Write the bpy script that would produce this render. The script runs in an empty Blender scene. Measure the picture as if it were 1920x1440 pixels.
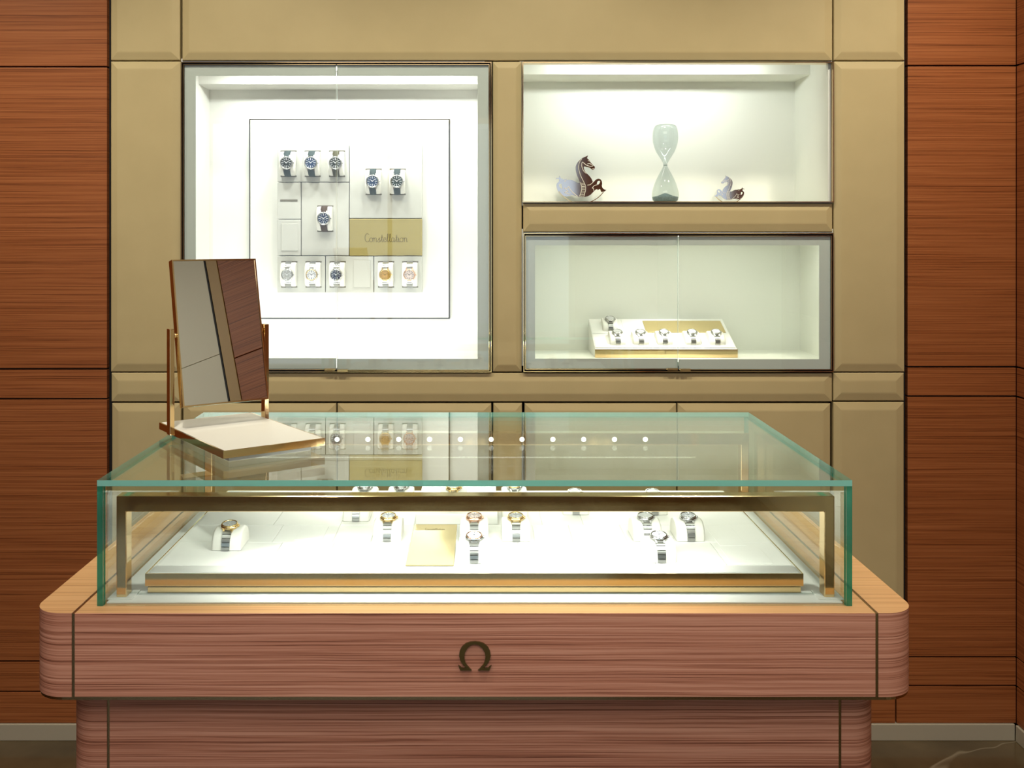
import bpy, bmesh, math, random
from mathutils import Vector, Matrix
from mathutils.geometry import tessellate_polygon
random.seed(7)
SC = bpy.context.scene
COL = SC.collection
R = math.radians

# ------------------------------------------------------------------ camera, world, lights, exposure
F, VX, VY, EYE = 1900.0, 900.0, 443.0, 1.55        # focal length (px), vanishing point (px), eye height (m)
cam = bpy.data.cameras.new('camera')
camo = bpy.data.objects.new('camera', cam)
COL.objects.link(camo)
camo.location = (0, 0, EYE)
camo.rotation_euler = (R(90), 0, 0)
cam.sensor_width = 36.0
cam.lens = 36.0 * F / 1920.0
cam.shift_x = (960 - VX) / 1920.0
cam.shift_y = -(720 - VY) / 1920.0
cam.clip_start = 0.05
SC.camera = camo

SC.view_settings.view_transform = 'Standard'
SC.view_settings.look = 'None'
SC.view_settings.gamma = 1
SC.view_settings.use_curve_mapping = False
SC.view_settings.exposure = 0.0
SC.cycles.transparent_max_bounces = 24
SC.cycles.max_bounces = 10
SC.cycles.glossy_bounces = 5
SC.cycles.sample_clamp_indirect = 4.0
SC.cycles.caustics_reflective = False
SC.cycles.caustics_refractive = False

world = bpy.data.worlds.new('world')
SC.world = world
world.use_nodes = True
world.node_tree.nodes['Background'].inputs[0].default_value = (0.75, 0.86, 1.0, 1)
world.node_tree.nodes['Background'].inputs[1].default_value = 0.5


def area(name, loc, size, power, color, rot=(0, 0, 0), spread=180):
    l = bpy.data.lights.new(name, 'AREA')
    l.shape = 'RECTANGLE'
    l.size, l.size_y = size
    l.energy = power
    l.color = color
    l.spread = R(spread)
    o = bpy.data.objects.new(name, l)
    o.location = loc
    o.rotation_euler = rot
    COL.objects.link(o)
    return o


def spot(name, loc, target, power, color, angle=70, blend=0.9, radius=0.05):
    l = bpy.data.lights.new(name, 'SPOT')
    l.energy = power
    l.color = color
    l.spot_size = R(angle)
    l.spot_blend = blend
    l.shadow_soft_size = radius
    o = bpy.data.objects.new(name, l)
    o.location = loc
    d = Vector(target) - Vector(loc)
    o.rotation_euler = d.to_track_quat('-Z', 'Y').to_euler()
    COL.objects.link(o)
    return o


CEIL = 3.0
WARM = (1.0, 0.92, 0.76)
NEUT = (1.0, 0.95, 0.88)
COOL = (0.80, 0.90, 1.0)
area('daylight', (-0.85, -3.35, 1.5), (3.4, 2.3), 20, (0.72, 0.84, 1.0), (R(90), 0, 0))
area('ceiling_glow', (-0.3, -0.6, CEIL - 0.06), (2.4, 2.2), 52, NEUT, (0, 0, 0))
for sx, pw in ((-1.75, 55), (-0.75, 57), (0.25, 57), (1.3, 73)):
    spot('wall_washer', (sx, 2.2, CEIL - 0.05), (sx, 3.1, 1.05), pw, WARM, 95, 1.0, 0.06)
for sx, pw in ((-0.55, 74), (0.72, 104)):
    spot('counter_downlight', (sx, 1.22, CEIL - 0.05), (sx, 1.8, 1.0), pw, NEUT, 60, 1.0, 0.06)


# ------------------------------------------------------------------ materials
def nt(m):
    m.use_nodes = True
    t = m.node_tree
    t.nodes.clear()
    out = t.nodes.new('ShaderNodeOutputMaterial')
    return t, out


def principled(name, col, rough=0.5, metal=0.0, spec=0.5, coat=0.0, bump=0.0, bscale=400, emit=None, estr=0):
    m = bpy.data.materials.new(name)
    t, out = nt(m)
    p = t.nodes.new('ShaderNodeBsdfPrincipled')
    p.inputs['Base Color'].default_value = (*col, 1)
    p.inputs['Roughness'].default_value = rough
    p.inputs['Metallic'].default_value = metal
    p.inputs['Specular IOR Level'].default_value = spec
    p.inputs['Coat Weight'].default_value = coat
    if emit:
        p.inputs['Emission Color'].default_value = (*emit, 1)
        p.inputs['Emission Strength'].default_value = estr
    if bump:
        tc = t.nodes.new('ShaderNodeTexCoord')
        n = t.nodes.new('ShaderNodeTexNoise')
        n.inputs['Scale'].default_value = bscale
        n.inputs['Detail'].default_value = 3
        b = t.nodes.new('ShaderNodeBump')
        b.inputs['Strength'].default_value = bump
        b.inputs['Distance'].default_value = 0.001
        t.links.new(tc.outputs['Object'], n.inputs['Vector'])
        t.links.new(n.outputs['Fac'], b.inputs['Height'])
        t.links.new(b.outputs['Normal'], p.inputs['Normal'])
    t.links.new(p.outputs[0], out.inputs[0])
    return m


def mottled(name, c1, c2, scale, rough, bump=0.15, bscale=900, stretch=(1, 1, 1)):
    m = bpy.data.materials.new(name)
    t, out = nt(m)
    p = t.nodes.new('ShaderNodeBsdfPrincipled')
    p.inputs['Roughness'].default_value = rough
    p.inputs['Specular IOR Level'].default_value = 0.3
    tc = t.nodes.new('ShaderNodeTexCoord')
    mp = t.nodes.new('ShaderNodeMapping')
    mp.inputs['Scale'].default_value = stretch
    n = t.nodes.new('ShaderNodeTexNoise')
    n.inputs['Scale'].default_value = scale
    n.inputs['Detail'].default_value = 6
    r = t.nodes.new('ShaderNodeValToRGB')
    r.color_ramp.elements[0].position = 0.3
    r.color_ramp.elements[1].position = 0.7
    r.color_ramp.elements[0].color = (*c1, 1)
    r.color_ramp.elements[1].color = (*c2, 1)
    n2 = t.nodes.new('ShaderNodeTexNoise')
    n2.inputs['Scale'].default_value = bscale
    b = t.nodes.new('ShaderNodeBump')
    b.inputs['Strength'].default_value = bump
    b.inputs['Distance'].default_value = 0.0006
    t.links.new(tc.outputs['Object'], mp.inputs[0])
    t.links.new(mp.outputs[0], n.inputs['Vector'])
    t.links.new(tc.outputs['Object'], n2.inputs['Vector'])
    t.links.new(n.outputs['Fac'], r.inputs[0])
    t.links.new(r.outputs[0], p.inputs['Base Color'])
    t.links.new(n2.outputs['Fac'], b.inputs['Height'])
    t.links.new(b.outputs['Normal'], p.inputs['Normal'])
    t.links.new(p.outputs[0], out.inputs[0])
    return m


def wood(name, dark, mid, light, stretch, rough=0.42):
    """fine straight grain: two noises stretched along the grain"""
    m = bpy.data.materials.new(name)
    t, out = nt(m)
    L = t.links.new
    p = t.nodes.new('ShaderNodeBsdfPrincipled')
    p.inputs['Roughness'].default_value = rough
    p.inputs['Specular IOR Level'].default_value = 0.35
    tc = t.nodes.new('ShaderNodeTexCoord')
    warp = t.nodes.new('ShaderNodeTexNoise')
    warp.inputs['Scale'].default_value = 5.0
    wsc = t.nodes.new('ShaderNodeVectorMath')
    wsc.operation = 'SCALE'
    wsc.inputs['Scale'].default_value = 0.004
    add = t.nodes.new('ShaderNodeVectorMath')
    L(tc.outputs['Object'], warp.inputs['Vector'])
    L(warp.outputs['Color'], wsc.inputs[0])
    L(tc.outputs['Object'], add.inputs[0])
    L(wsc.outputs[0], add.inputs[1])
    facs = []
    for k, (sc, det) in enumerate(((1.0, 5), (0.30, 2))):
        mp = t.nodes.new('ShaderNodeMapping')
        mp.inputs['Scale'].default_value = [s * sc for s in stretch]
        mp.inputs['Location'].default_value = (k * 3.1, k * 1.7, k * 5.3)
        n = t.nodes.new('ShaderNodeTexNoise')
        n.inputs['Scale'].default_value = 1.0
        n.inputs['Detail'].default_value = det
        n.inputs['Roughness'].default_value = 0.65
        L(add.outputs[0], mp.inputs[0])
        L(mp.outputs[0], n.inputs['Vector'])
        facs.append(n)
    mx = t.nodes.new('ShaderNodeMix')
    mx.inputs[0].default_value = 0.22
    L(facs[0].outputs['Fac'], mx.inputs[2])
    L(facs[1].outputs['Fac'], mx.inputs[3])
    r = t.nodes.new('ShaderNodeValToRGB')
    e = r.color_ramp.elements
    e[0].position, e[0].color = 0.37, (*dark, 1)
    e[1].position, e[1].color = 0.62, (*light, 1)
    k = e.new(0.46)
    k.color = (*mid, 1)
    L(mx.outputs[0], r.inputs[0])
    L(r.outputs[0], p.inputs['Base Color'])
    b = t.nodes.new('ShaderNodeBump')
    b.inputs['Strength'].default_value = 0.25
    b.inputs['Distance'].default_value = 0.0006
    L(mx.outputs[0], b.inputs['Height'])
    L(b.outputs['Normal'], p.inputs['Normal'])
    L(p.outputs[0], out.inputs[0])
    return m


def clear_glass(name, tint=(0.97, 0.99, 0.98), ior=1.5, gloss=(1, 1, 1), boost=0.0):
    """thin clear sheet: Fresnel mirror over tinted transparency"""
    m = bpy.data.materials.new(name)
    t, out = nt(m)
    L = t.links.new
    geo = t.nodes.new('ShaderNodeNewGeometry')
    mr = t.nodes.new('ShaderNodeMapRange')
    mr.inputs['To Min'].default_value = ior
    mr.inputs['To Max'].default_value = 1.0 / ior
    fr = t.nodes.new('ShaderNodeFresnel')
    L(geo.outputs['Backfacing'], mr.inputs['Value'])
    L(mr.outputs[0], fr.inputs['IOR'])
    tr = t.nodes.new('ShaderNodeBsdfTransparent')
    tr.inputs[0].default_value = (*tint, 1)
    gl = t.nodes.new('ShaderNodeBsdfGlossy')
    gl.inputs['Color'].default_value = (*gloss, 1)
    gl.inputs['Roughness'].default_value = 0.0
    mx = t.nodes.new('ShaderNodeMixShader')
    L(fr.outputs[0], mx.inputs[0])
    L(tr.outputs[0], mx.inputs[1])
    L(gl.outputs[0], mx.inputs[2])
    L(mx.outputs[0], out.inputs[0])
    return m


def edge_glass(name, edge_col=(0.01, 0.16, 0.12, 1), weight=0.6, face=0.3):
    """green cut edge of a thick sheet"""
    m = bpy.data.materials.new(name)
    t, out = nt(m)
    L = t.links.new
    tr = t.nodes.new('ShaderNodeBsdfTransparent')
    tr.inputs[0].default_value = (0.10, 0.52, 0.40, 1)
    df = t.nodes.new('ShaderNodeBsdfTranslucent')
    df.inputs[0].default_value = (0.16, 0.90, 0.74, 1)
    d2 = t.nodes.new('ShaderNodeBsdfDiffuse')
    d2.inputs[0].default_value = edge_col
    gl = t.nodes.new('ShaderNodeBsdfGlossy')
    gl.inputs['Roughness'].default_value = 0.08
    a = t.nodes.new('ShaderNodeMixShader')
    a.inputs[0].default_value = face
    b = t.nodes.new('ShaderNodeMixShader')
    b.inputs[0].default_value = weight
    c = t.nodes.new('ShaderNodeMixShader')
    c.inputs[0].default_value = 0.06
    L(df.outputs[0], a.inputs[1])
    L(d2.outputs[0], a.inputs[2])
    L(tr.outputs[0], b.inputs[1])
    L(a.outputs[0], b.inputs[2])
    L(b.outputs[0], c.inputs[1])
    L(gl.outputs[0], c.inputs[2])
    L(c.outputs[0], out.inputs[0])
    return m


def brushed(name, col, rough, stretch):
    m = bpy.data.materials.new(name)
    t, out = nt(m)
    L = t.links.new
    p = t.nodes.new('ShaderNodeBsdfPrincipled')
    p.inputs['Base Color'].default_value = (*col, 1)
    p.inputs['Metallic'].default_value = 0.75
    tc = t.nodes.new('ShaderNodeTexCoord')
    mp = t.nodes.new('ShaderNodeMapping')
    mp.inputs['Scale'].default_value = stretch
    n = t.nodes.new('ShaderNodeTexNoise')
    n.inputs['Scale'].default_value = 1
    n.inputs['Detail'].default_value = 3
    mr = t.nodes.new('ShaderNodeMapRange')
    mr.inputs['To Min'].default_value = rough - 0.12
    mr.inputs['To Max'].default_value = rough + 0.12
    b = t.nodes.new('ShaderNodeBump')
    b.inputs['Strength'].default_value = 0.15
    b.inputs['Distance'].default_value = 0.0003
    L(tc.outputs['Object'], mp.inputs[0])
    L(mp.outputs[0], n.inputs['Vector'])
    L(n.outputs['Fac'], mr.inputs['Value'])
    L(mr.outputs[0], p.inputs['Roughness'])
    L(n.outputs['Fac'], b.inputs['Height'])
    L(b.outputs['Normal'], p.inputs['Normal'])
    L(p.outputs[0], out.inputs[0])
    return m


def marble(name):
    m = bpy.data.materials.new(name)
    t, out = nt(m)
    L = t.links.new
    p = t.nodes.new('ShaderNodeBsdfPrincipled')
    p.inputs['Roughness'].default_value = 0.18
    tc = t.nodes.new('ShaderNodeTexCoord')
    n = t.nodes.new('ShaderNodeTexNoise')
    n.inputs['Scale'].default_value = 4
    n.inputs['Detail'].default_value = 8
    r = t.nodes.new('ShaderNodeValToRGB')
    r.color_ramp.elements[0].color = (0.055, 0.038, 0.018, 1)
    r.color_ramp.elements[1].color = (0.12, 0.085, 0.042, 1)
    r.color_ramp.elements[0].position = 0.3
    r.color_ramp.elements[1].position = 0.75
    v = t.nodes.new('ShaderNodeTexNoise')
    v.inputs['Scale'].default_value = 0.8
    v.inputs['Detail'].default_value = 4
    v.inputs['Distortion'].default_value = 0.8
    s = t.nodes.new('ShaderNodeMath')
    s.operation = 'SUBTRACT'
    s.inputs[1].default_value = 0.5
    ab = t.nodes.new('ShaderNodeMath')
    ab.operation = 'ABSOLUTE'
    lt = t.nodes.new('ShaderNodeMapRange')
    lt.inputs['From Min'].default_value = 0.0
    lt.inputs['From Max'].default_value = 0.0025
    lt.inputs['To Min'].default_value = 0.55
    lt.inputs['To Max'].default_value = 0.0
    mx = t.nodes.new('ShaderNodeMix')
    mx.data_type = 'RGBA'
    L(tc.outputs['Object'], n.inputs['Vector'])
    L(tc.outputs['Object'], v.inputs['Vector'])
    L(n.outputs['Fac'], r.inputs[0])
    L(v.outputs['Fac'], s.inputs[0])
    L(s.outputs[0], ab.inputs[0])
    L(ab.outputs[0], lt.inputs['Value'])
    L(lt.outputs[0], mx.inputs[0])
    L(r.outputs[0], mx.inputs[6])
    mx.inputs[7].default_value = (0.32, 0.27, 0.18, 1)
    L(mx.outputs[2], p.inputs['Base Color'])
    L(p.outputs[0], out.inputs[0])
    return m


WD, WM, WL = (0.13, 0.034, 0.008), (0.285, 0.084, 0.022), (0.41, 0.140, 0.045)
M = {}
M['wood'] = wood('wood_wall', WD, WM, WL, (2.0, 2.0, 470))
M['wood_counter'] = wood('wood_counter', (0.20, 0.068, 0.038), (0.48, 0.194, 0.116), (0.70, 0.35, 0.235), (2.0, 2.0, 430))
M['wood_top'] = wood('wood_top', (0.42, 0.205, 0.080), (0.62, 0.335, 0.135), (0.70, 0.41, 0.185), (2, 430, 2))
M['leather'] = mottled('beige_leather', (0.505, 0.405, 0.205), (0.535, 0.430, 0.220), 9, 0.55)
M['white'] = principled('white_lacquer', (0.80, 0.79, 0.74), 0.45)
M['cream'] = principled('cream_lacquer', (0.79, 0.80, 0.72), 0.5)
M['leatherette'] = principled('white_leatherette', (0.80, 0.79, 0.75), 0.55, bump=0.1, bscale=900)
M['tile'] = principled('tile_leatherette', (0.52, 0.515, 0.47), 0.55, bump=0.1, bscale=900)
M['cushion'] = principled('cushion_leatherette', (0.80, 0.78, 0.71), 0.45, bump=0.1, bscale=900)
M['slot'] = principled('slot_painted_shade', (0.13, 0.115, 0.085), 0.8)  # dark tone painted for the shade inside the slots
M['brass'] = principled('polished_brass', (0.80, 0.58, 0.30), 0.10, 1.0)
M['brass_dark'] = principled('bronze_trim', (0.42, 0.31, 0.16), 0.22, 1.0)
M['gold_plate'] = brushed('brushed_gold', (0.50, 0.40, 0.15), 0.42, (6, 6, 900))
M['gold_plate_flat'] = brushed('brushed_gold_flat', (0.70, 0.56, 0.28), 0.36, (6, 900, 6))
M['emblem'] = principled('dark_bronze', (0.15, 0.10, 0.03), 0.35, 0.8)
M['engrave'] = principled('engraved_line', (0.17, 0.125, 0.035), 0.5, 0.4)
M['dark'] = principled('dark_gap', (0.012, 0.010, 0.008), 0.7)
M['frit'] = principled('grey_glass_border', (0.66, 0.71, 0.66), 0.4)
M['glass'] = clear_glass('clear_glass', (0.975, 0.99, 0.98))
M['glass_case'] = clear_glass('case_glass', (0.95, 0.985, 0.965))
M['glass_edge'] = edge_glass('green_glass_edge')
M['glass_edge_lit'] = edge_glass('painted_lit_glass_edge', (0.42, 0.86, 0.74, 1), 0.88, 0.6)  # same glass, made paler: glow gathered from the tray put into the colour
M['door_edge'] = principled('pale_glass_edge', (0.62, 0.72, 0.66), 0.25)
M['hour'] = clear_glass('smoked_glass', (0.77, 0.81, 0.81), 1.45)
M['sand'] = mottled('grey_sand', (0.12, 0.16, 0.15), (0.22, 0.28, 0.27), 200, 0.9)
M['mirror'] = principled('mirror_silver', (0.86, 0.88, 0.86), 0.0, 1.0)
M['steel'] = principled('watch_steel', (0.46, 0.46, 0.45), 0.22, 1.0)
M['steel_link'] = principled('bracelet_steel', (0.38, 0.38, 0.37), 0.30, 1.0)
M['gold'] = principled('watch_gold', (0.82, 0.60, 0.28), 0.18, 1.0)
M['rose'] = principled('watch_rose_gold', (0.80, 0.50, 0.36), 0.2, 1.0)
M['plate'] = principled('polished_plate', (0.62, 0.58, 0.56), 0.06, 1.0)
M['plate_edge'] = principled('gold_plate_edge', (0.75, 0.55, 0.25), 0.2, 1.0)
M['etch'] = principled('etched_line', (0.66, 0.58, 0.46), 0.55, 0.35)
M['base_white'] = principled('skirting_paint', (0.42, 0.37, 0.27), 0.5)
M['floor'] = marble('floor_marble')
M['ceiling'] = principled('ceiling_paint', (0.72, 0.70, 0.66), 0.8)
M['pad_cream'] = principled('cream_pad', (0.82, 0.79, 0.66), 0.5, bump=0.1, bscale=900)
M['tan'] = principled('tan_leather', (0.42, 0.27, 0.10), 0.5)
M['plaster'] = principled('light_plaster', (0.70, 0.66, 0.50), 0.6)
M['led'] = principled('led_lens', (1, 1, 1), 0.3, emit=(1.0, 0.97, 0.9), estr=3)
M['diffuser'] = principled('lamp_diffuser', (1, 1, 1), 0.3, emit=(1.0, 0.95, 0.85), estr=4)
M['strip'] = principled('led_strip', (1, 1, 1), 0.3, emit=(1.0, 0.98, 0.92), estr=3)


def dialmat(name, c, rough=0.5, metal=0.0):
    M[name] = principled(name, c, rough, metal, 0.12)


dialmat('dial_olive', (0.006, 0.008, 0.004))
dialmat('dial_blue', (0.012, 0.032, 0.085))
dialmat('dial_green', (0.014, 0.024, 0.018))
dialmat('dial_navy', (0.006, 0.012, 0.040))
dialmat('dial_grey', (0.34, 0.34, 0.33))
dialmat('dial_white', (0.72, 0.72, 0.74), 0.4, 0.0)
dialmat('dial_gold', (0.52, 0.30, 0.08))
dialmat('dial_blush', (0.70, 0.58, 0.54), 0.4, 0.0)
dialmat('dial_silver', (0.55, 0.55, 0.53))
M['strap_grey'] = principled('strap_grey', (0.040, 0.055, 0.055), 0.7, spec=0.15)
M['strap_olive'] = principled('strap_olive', (0.055, 0.048, 0.020), 0.7, spec=0.15)
M['strap_brown'] = principled('strap_brown', (0.060, 0.036, 0.024), 0.7, spec=0.15)
M['marker'] = principled('marker_silver', (0.80, 0.80, 0.80), 0.3, 0.4)
M['marker_dark'] = principled('marker_dark', (0.08, 0.08, 0.10), 0.4, 0.3)

# ------------------------------------------------------------------ geometry helpers
ROOTM = {}


def pt(px, py, Y):
    """pixel of the photograph -> point at depth Y"""
    return Vector(((px - VX) * Y / F, Y, EYE - (py - VY) * Y / F))


def xz(px0, py0, px1, py1, Y):
    a, b = pt(px0, py0, Y), pt(px1, py1, Y)
    return a.x, b.x, b.z, a.z        # x0 x1 zlow zhigh


def nb():
    return bmesh.new()


def box(bm, x0, x1, y0, y1, z0, z1, mi=0, bev=0.0):
    vs = [bm.verts.new(c) for c in ((x0, y0, z0), (x1, y0, z0), (x1, y1, z0), (x0, y1, z0),
                                    (x0, y0, z1), (x1, y0, z1), (x1, y1, z1), (x0, y1, z1))]
    fs = []
    for q in ((0, 3, 2, 1), (4, 5, 6, 7), (0, 1, 5, 4), (1, 2, 6, 5), (2, 3, 7, 6), (3, 0, 4, 7)):
        f = bm.faces.new([vs[i] for i in q])
        f.material_index = mi
        fs.append(f)
    if bev:
        es = list({e for f in fs for e in f.edges})
        bmesh.ops.bevel(bm, geom=es, offset=bev, segments=2, profile=0.5, affect='EDGES', clamp_overlap=True)
    return fs


def prism(bm, poly, axis, a0, a1, holes=(), mi=0, mi_side=None):
    """extrude a 2-D outline: axis 'y' -> poly is (x, z); axis 'z' -> poly is (x, y)"""
    if mi_side is None:
        mi_side = mi
    mk = (lambda p, a: (p[0], a, p[1])) if axis == 'y' else (lambda p, a: (p[0], p[1], a))
    loops = [list(poly)] + [list(h) for h in holes]
    flat = [p for l in loops for p in l]
    tris = tessellate_polygon([[Vector((p[0], p[1], 0)) for p in l] for l in loops])
    A = [bm.verts.new(mk(p, a0)) for p in flat]
    B = [bm.verts.new(mk(p, a1)) for p in flat]
    for t in tris:
        for V in (A, B):
            try:
                f = bm.faces.new([V[i] for i in t])
                f.material_index = mi
            except ValueError:
                pass
    o = 0
    for l in loops:
        n = len(l)
        for i in range(n):
            j = (i + 1) % n
            try:
                f = bm.faces.new((A[o + i], A[o + j], B[o + j], B[o + i]))
                f.material_index = mi_side
            except ValueError:
                pass
        o += n
    bmesh.ops.recalc_face_normals(bm, faces=bm.faces[:])


def tube(bm, pts, r, seg=6, closed=False, mi=0):
    pts = [Vector(p) for p in pts]
    rings = []
    n = len(pts)
    for i, p in enumerate(pts):
        a = pts[(i - 1) % n] if (closed or i > 0) else p
        b = pts[(i + 1) % n] if (closed or i < n - 1) else p
        d = (b - a).normalized()
        up = Vector((0, 1, 0)) if abs(d.y) < 0.9 else Vector((1, 0, 0))
        s = d.cross(up).normalized()
        u = s.cross(d).normalized()
        rings.append([bm.verts.new(p + s * r * math.cos(k * 2 * math.pi / seg) + u * r * math.sin(k * 2 * math.pi / seg)) for k in range(seg)])
    m = n if closed else n - 1
    for i in range(m):
        A, B = rings[i], rings[(i + 1) % n]
        for k in range(seg):
            f = bm.faces.new((A[k], A[(k + 1) % seg], B[(k + 1) % seg], B[k]))
            f.material_index = mi
            f.smooth = True
    if not closed:
        bm.faces.new(rings[0][::-1]).material_index = mi
        bm.faces.new(rings[-1]).material_index = mi


def lathe(bm, prof, cx=0, cy=0, seg=32, mi=0, smooth=True, cap=True):
    """prof: (r, z) from bottom to top about a vertical axis"""
    rings = []
    for r, z in prof:
        if r < 1e-6:
            rings.append([bm.verts.new((cx, cy, z))])
        else:
            rings.append([bm.verts.new((cx + r * math.cos(2 * math.pi * k / seg), cy + r * math.sin(2 * math.pi * k / seg), z)) for k in range(seg)])
    for A, B in zip(rings, rings[1:]):
        for k in range(seg):
            j = (k + 1) % seg
            if len(A) == 1 and len(B) == 1:
                continue
            if len(A) == 1:
                f = bm.faces.new((A[0], B[j], B[k]))
            elif len(B) == 1:
                f = bm.faces.new((A[k], A[j], B[0]))
            else:
                f = bm.faces.new((A[k], A[j], B[j], B[k]))
            f.smooth = smooth
            f.material_index = mi
    if cap:
        if len(rings[0]) > 1:
            bm.faces.new(rings[0][::-1]).material_index = mi
        if len(rings[-1]) > 1:
            bm.faces.new(rings[-1]).material_index = mi


def smooth_line(pts, n=6):
    P = [Vector(p) for p in pts]
    out = []
    for i in range(len(P) - 1):
        p0 = P[i - 1] if i else P[i] * 2 - P[i + 1]
        p1, p2 = P[i], P[i + 1]
        p3 = P[i + 2] if i + 2 < len(P) else P[i + 1] * 2 - P[i]
        for k in range(n):
            t = k / n
            out.append(0.5 * ((2 * p1) + (p2 - p0) * t + (2 * p0 - 5 * p1 + 4 * p2 - p3) * t * t + (3 * p1 - p0 - 3 * p2 + p3) * t ** 3))
    out.append(P[-1])
    return out


def finish(name, bm, mats, mat_inv=None):
    if mat_inv is not None:
        bm.transform(mat_inv)
    for e in bm.edges:
        if len(e.link_faces) == 2 and e.calc_face_angle(0) > 0.75:
            e.smooth = False
    me = bpy.data.meshes.new(name)
    bm.to_mesh(me)
    bm.free()
    for m in (mats if isinstance(mats, (list, tuple)) else [mats]):
        me.materials.append(M[m] if isinstance(m, str) else m)
    o = bpy.data.objects.new(name, me)
    COL.objects.link(o)
    return o


def tag(o, label, cat=None, group=None, kind=None):
    if label:
        o['label'] = label
    if cat:
        o['category'] = cat
    if group:
        o['group'] = group
    if kind:
        o['kind'] = kind
    return o


def root(name, loc, label, cat, group=None, rot=None, kind=None):
    o = bpy.data.objects.new(name, None)
    o.empty_display_size = 0.05
    COL.objects.link(o)
    rm = (rot if rot is not None else Matrix.Identity(3)).to_4x4()
    mw = Matrix.Translation(Vector(loc)) @ rm
    o.matrix_world = mw
    ROOTM[o] = mw
    return tag(o, label, cat, group, kind)


def part(name, bm, mats, parent, local=False, label=None):
    """mesh part; vertices given in world space unless local"""
    mw = ROOTM[parent]
    o = finish(name, bm, mats, None if local else mw.inverted())
    o.parent = parent
    ROOTM[o] = mw
    if label:
        o['label'] = label
    return o


def single(name, bm, mats, label, cat, group=None, kind=None):
    o = finish(name, bm, mats)
    ROOTM[o] = Matrix.Identity(4)
    return tag(o, label, cat, group, kind)


def struct(name, bm, mats, label=None):
    o = finish(name, bm, mats)
    ROOTM[o] = Matrix.Identity(4)
    o['kind'] = 'structure'
    o['category'] = name.split('_')[0]
    if label:
        o['label'] = label
    return o


# ------------------------------------------------------------------ room shell
YW = 3.10          # beige wall front
YV = 3.118         # veneer wall front
XR = (1905 - VX) * YV / F
XL = -3.0
YB = -3.2
bm = nb(); box(bm, XL - .1, XR + .1, YB - .1, 3.62, -0.1, 0.0)
struct('floor', bm, 'floor', 'dark taupe marble floor with pale veins')
bm = nb(); box(bm, XL - .1, XR + .1, YB - .1, 3.62, CEIL, CEIL + .1)
struct('ceiling', bm, 'ceiling', 'plain pale ceiling')
bm = nb(); box(bm, XL - .1, XR + .1, 3.50, 3.62, 0, CEIL)
bx0, bx1 = (203 - VX) * YW / F, (1700 - VX) * YW / F
box(bm, XL, bx0 - .0, YV + .022, 3.50, 0, CEIL)
box(bm, bx1, XR, YV + .022, 3.50, 0, CEIL)
wb = struct('wall_back', bm, 'dark', 'back wall of reddish veneer panels and beige padded panels')


def vz(py):
    return EYE - (py - VY) * YV / F


# veneer panels either side of the beige wall
gap = 0.0024
for side, xa, xb, seams in (('left', XL, (200.5 - VX) * YV / F, (125, 692, 748, 1240, 1297)),
                            ('right', (1702 - VX) * YV / F, XR, (123, 688, 743, 1232, 1286))):
    zs = [CEIL] + [vz(s) for s in seams] + [vz(1357)]
    for i in range(len(zs) - 1):
        x0, x1 = xa, xb
        if i == len(zs) - 2:      # lowest strip runs on under the beige wall
            if side == 'left':
                x1 = -0.2
            else:
                x0 = (1681.5 - VX) * YV / F
        bm = nb()
        box(bm, x0, x1, YV, YV + .021, zs[i + 1] + gap, zs[i] - gap, 0, 0.001)
        part('wood_panel', bm, 'wood', wb)
bm = nb(); box(bm, -0.196, (1678.5 - VX) * YV / F, YV, YV + .021, vz(1357) + gap, vz(1286) - gap, 0, 0.001)
part('wood_panel', bm, 'wood', wb)


def pad(x0, y0, x1, y1, bev=(0.024, 0.024, 0.024, 0.024), raise_=0.0055):
    """padded panel, pixel rectangle, bevel widths left, right, top, bottom"""
    a, b, c, d = xz(x0, y0, x1, y1, YW)
    g = 0.0010
    a += g; b -= g; c += g; d -= g
    bm = nb()
    yo, yi = YW + 0.006, YW + 0.006 - raise_
    l, r, t, bt = bev
    rings = []
    for (il, ir, it, ib, y) in ((0, 0, 0, 0, YW + 0.03), (0, 0, 0, 0, yo + 0.002), (.0015, .0015, .0015, .0015, yo),
                                (l * .92, r * .92, t * .92, bt * .92, yi + .0004), (l * 1.08, r * 1.08, t * 1.08, bt * 1.08, yi)):
        rings.append([bm.verts.new(p) for p in ((a + il, y, c + ib), (b - ir, y, c + ib), (b - ir, y, d - it), (a + il, y, d - it))])
    for A, B in zip(rings, rings[1:]):
        for k in range(4):
            bm.faces.new((A[k], A[(k + 1) % 4], B[(k + 1) % 4], B[k]))
    bm.faces.new(rings[-1])
    bm.faces.new(rings[0][::-1])
    bmesh.ops.recalc_face_normals(bm, faces=bm.faces[:])
    return bm


TOPY = VY - (CEIL - EYE) * F / YW
B4 = (0.022, 0.026, 0.024, 0.025)
for (x0, y0, x1, y1) in ((206, TOPY, 337, 113), (340, TOPY, 1562.5, 113.5), (1564, TOPY, 1698, 113),
                         (206, 114, 338.5, 698), (1564, 114, 1698, 698),
                         (207, 699, 338.5, 754), (340, 699.5, 1562, 754), (1563.5, 699, 1697, 752.5),
                         (208, 756, 338.5, 1288), (1563.5, 754, 1697, 1288)):
    part('padded_panel', pad(x0, y0, x1, y1, B4), 'leather', wb)
part('padded_panel', pad(923, 114.5, 979, 698, (0.016, 0.018, 0.02, 0.022)), 'leather', wb)
part('padded_panel', pad(980.5, 380.5, 1562.5, 435.5, (0.02, 0.02, 0.022, 0.026)), 'leather', wb)
part('padded_panel', pad(924.5, 756, 979.5, 1288, (0.02, 0.02, 0.022, 0.022)), 'leather', wb)

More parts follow.
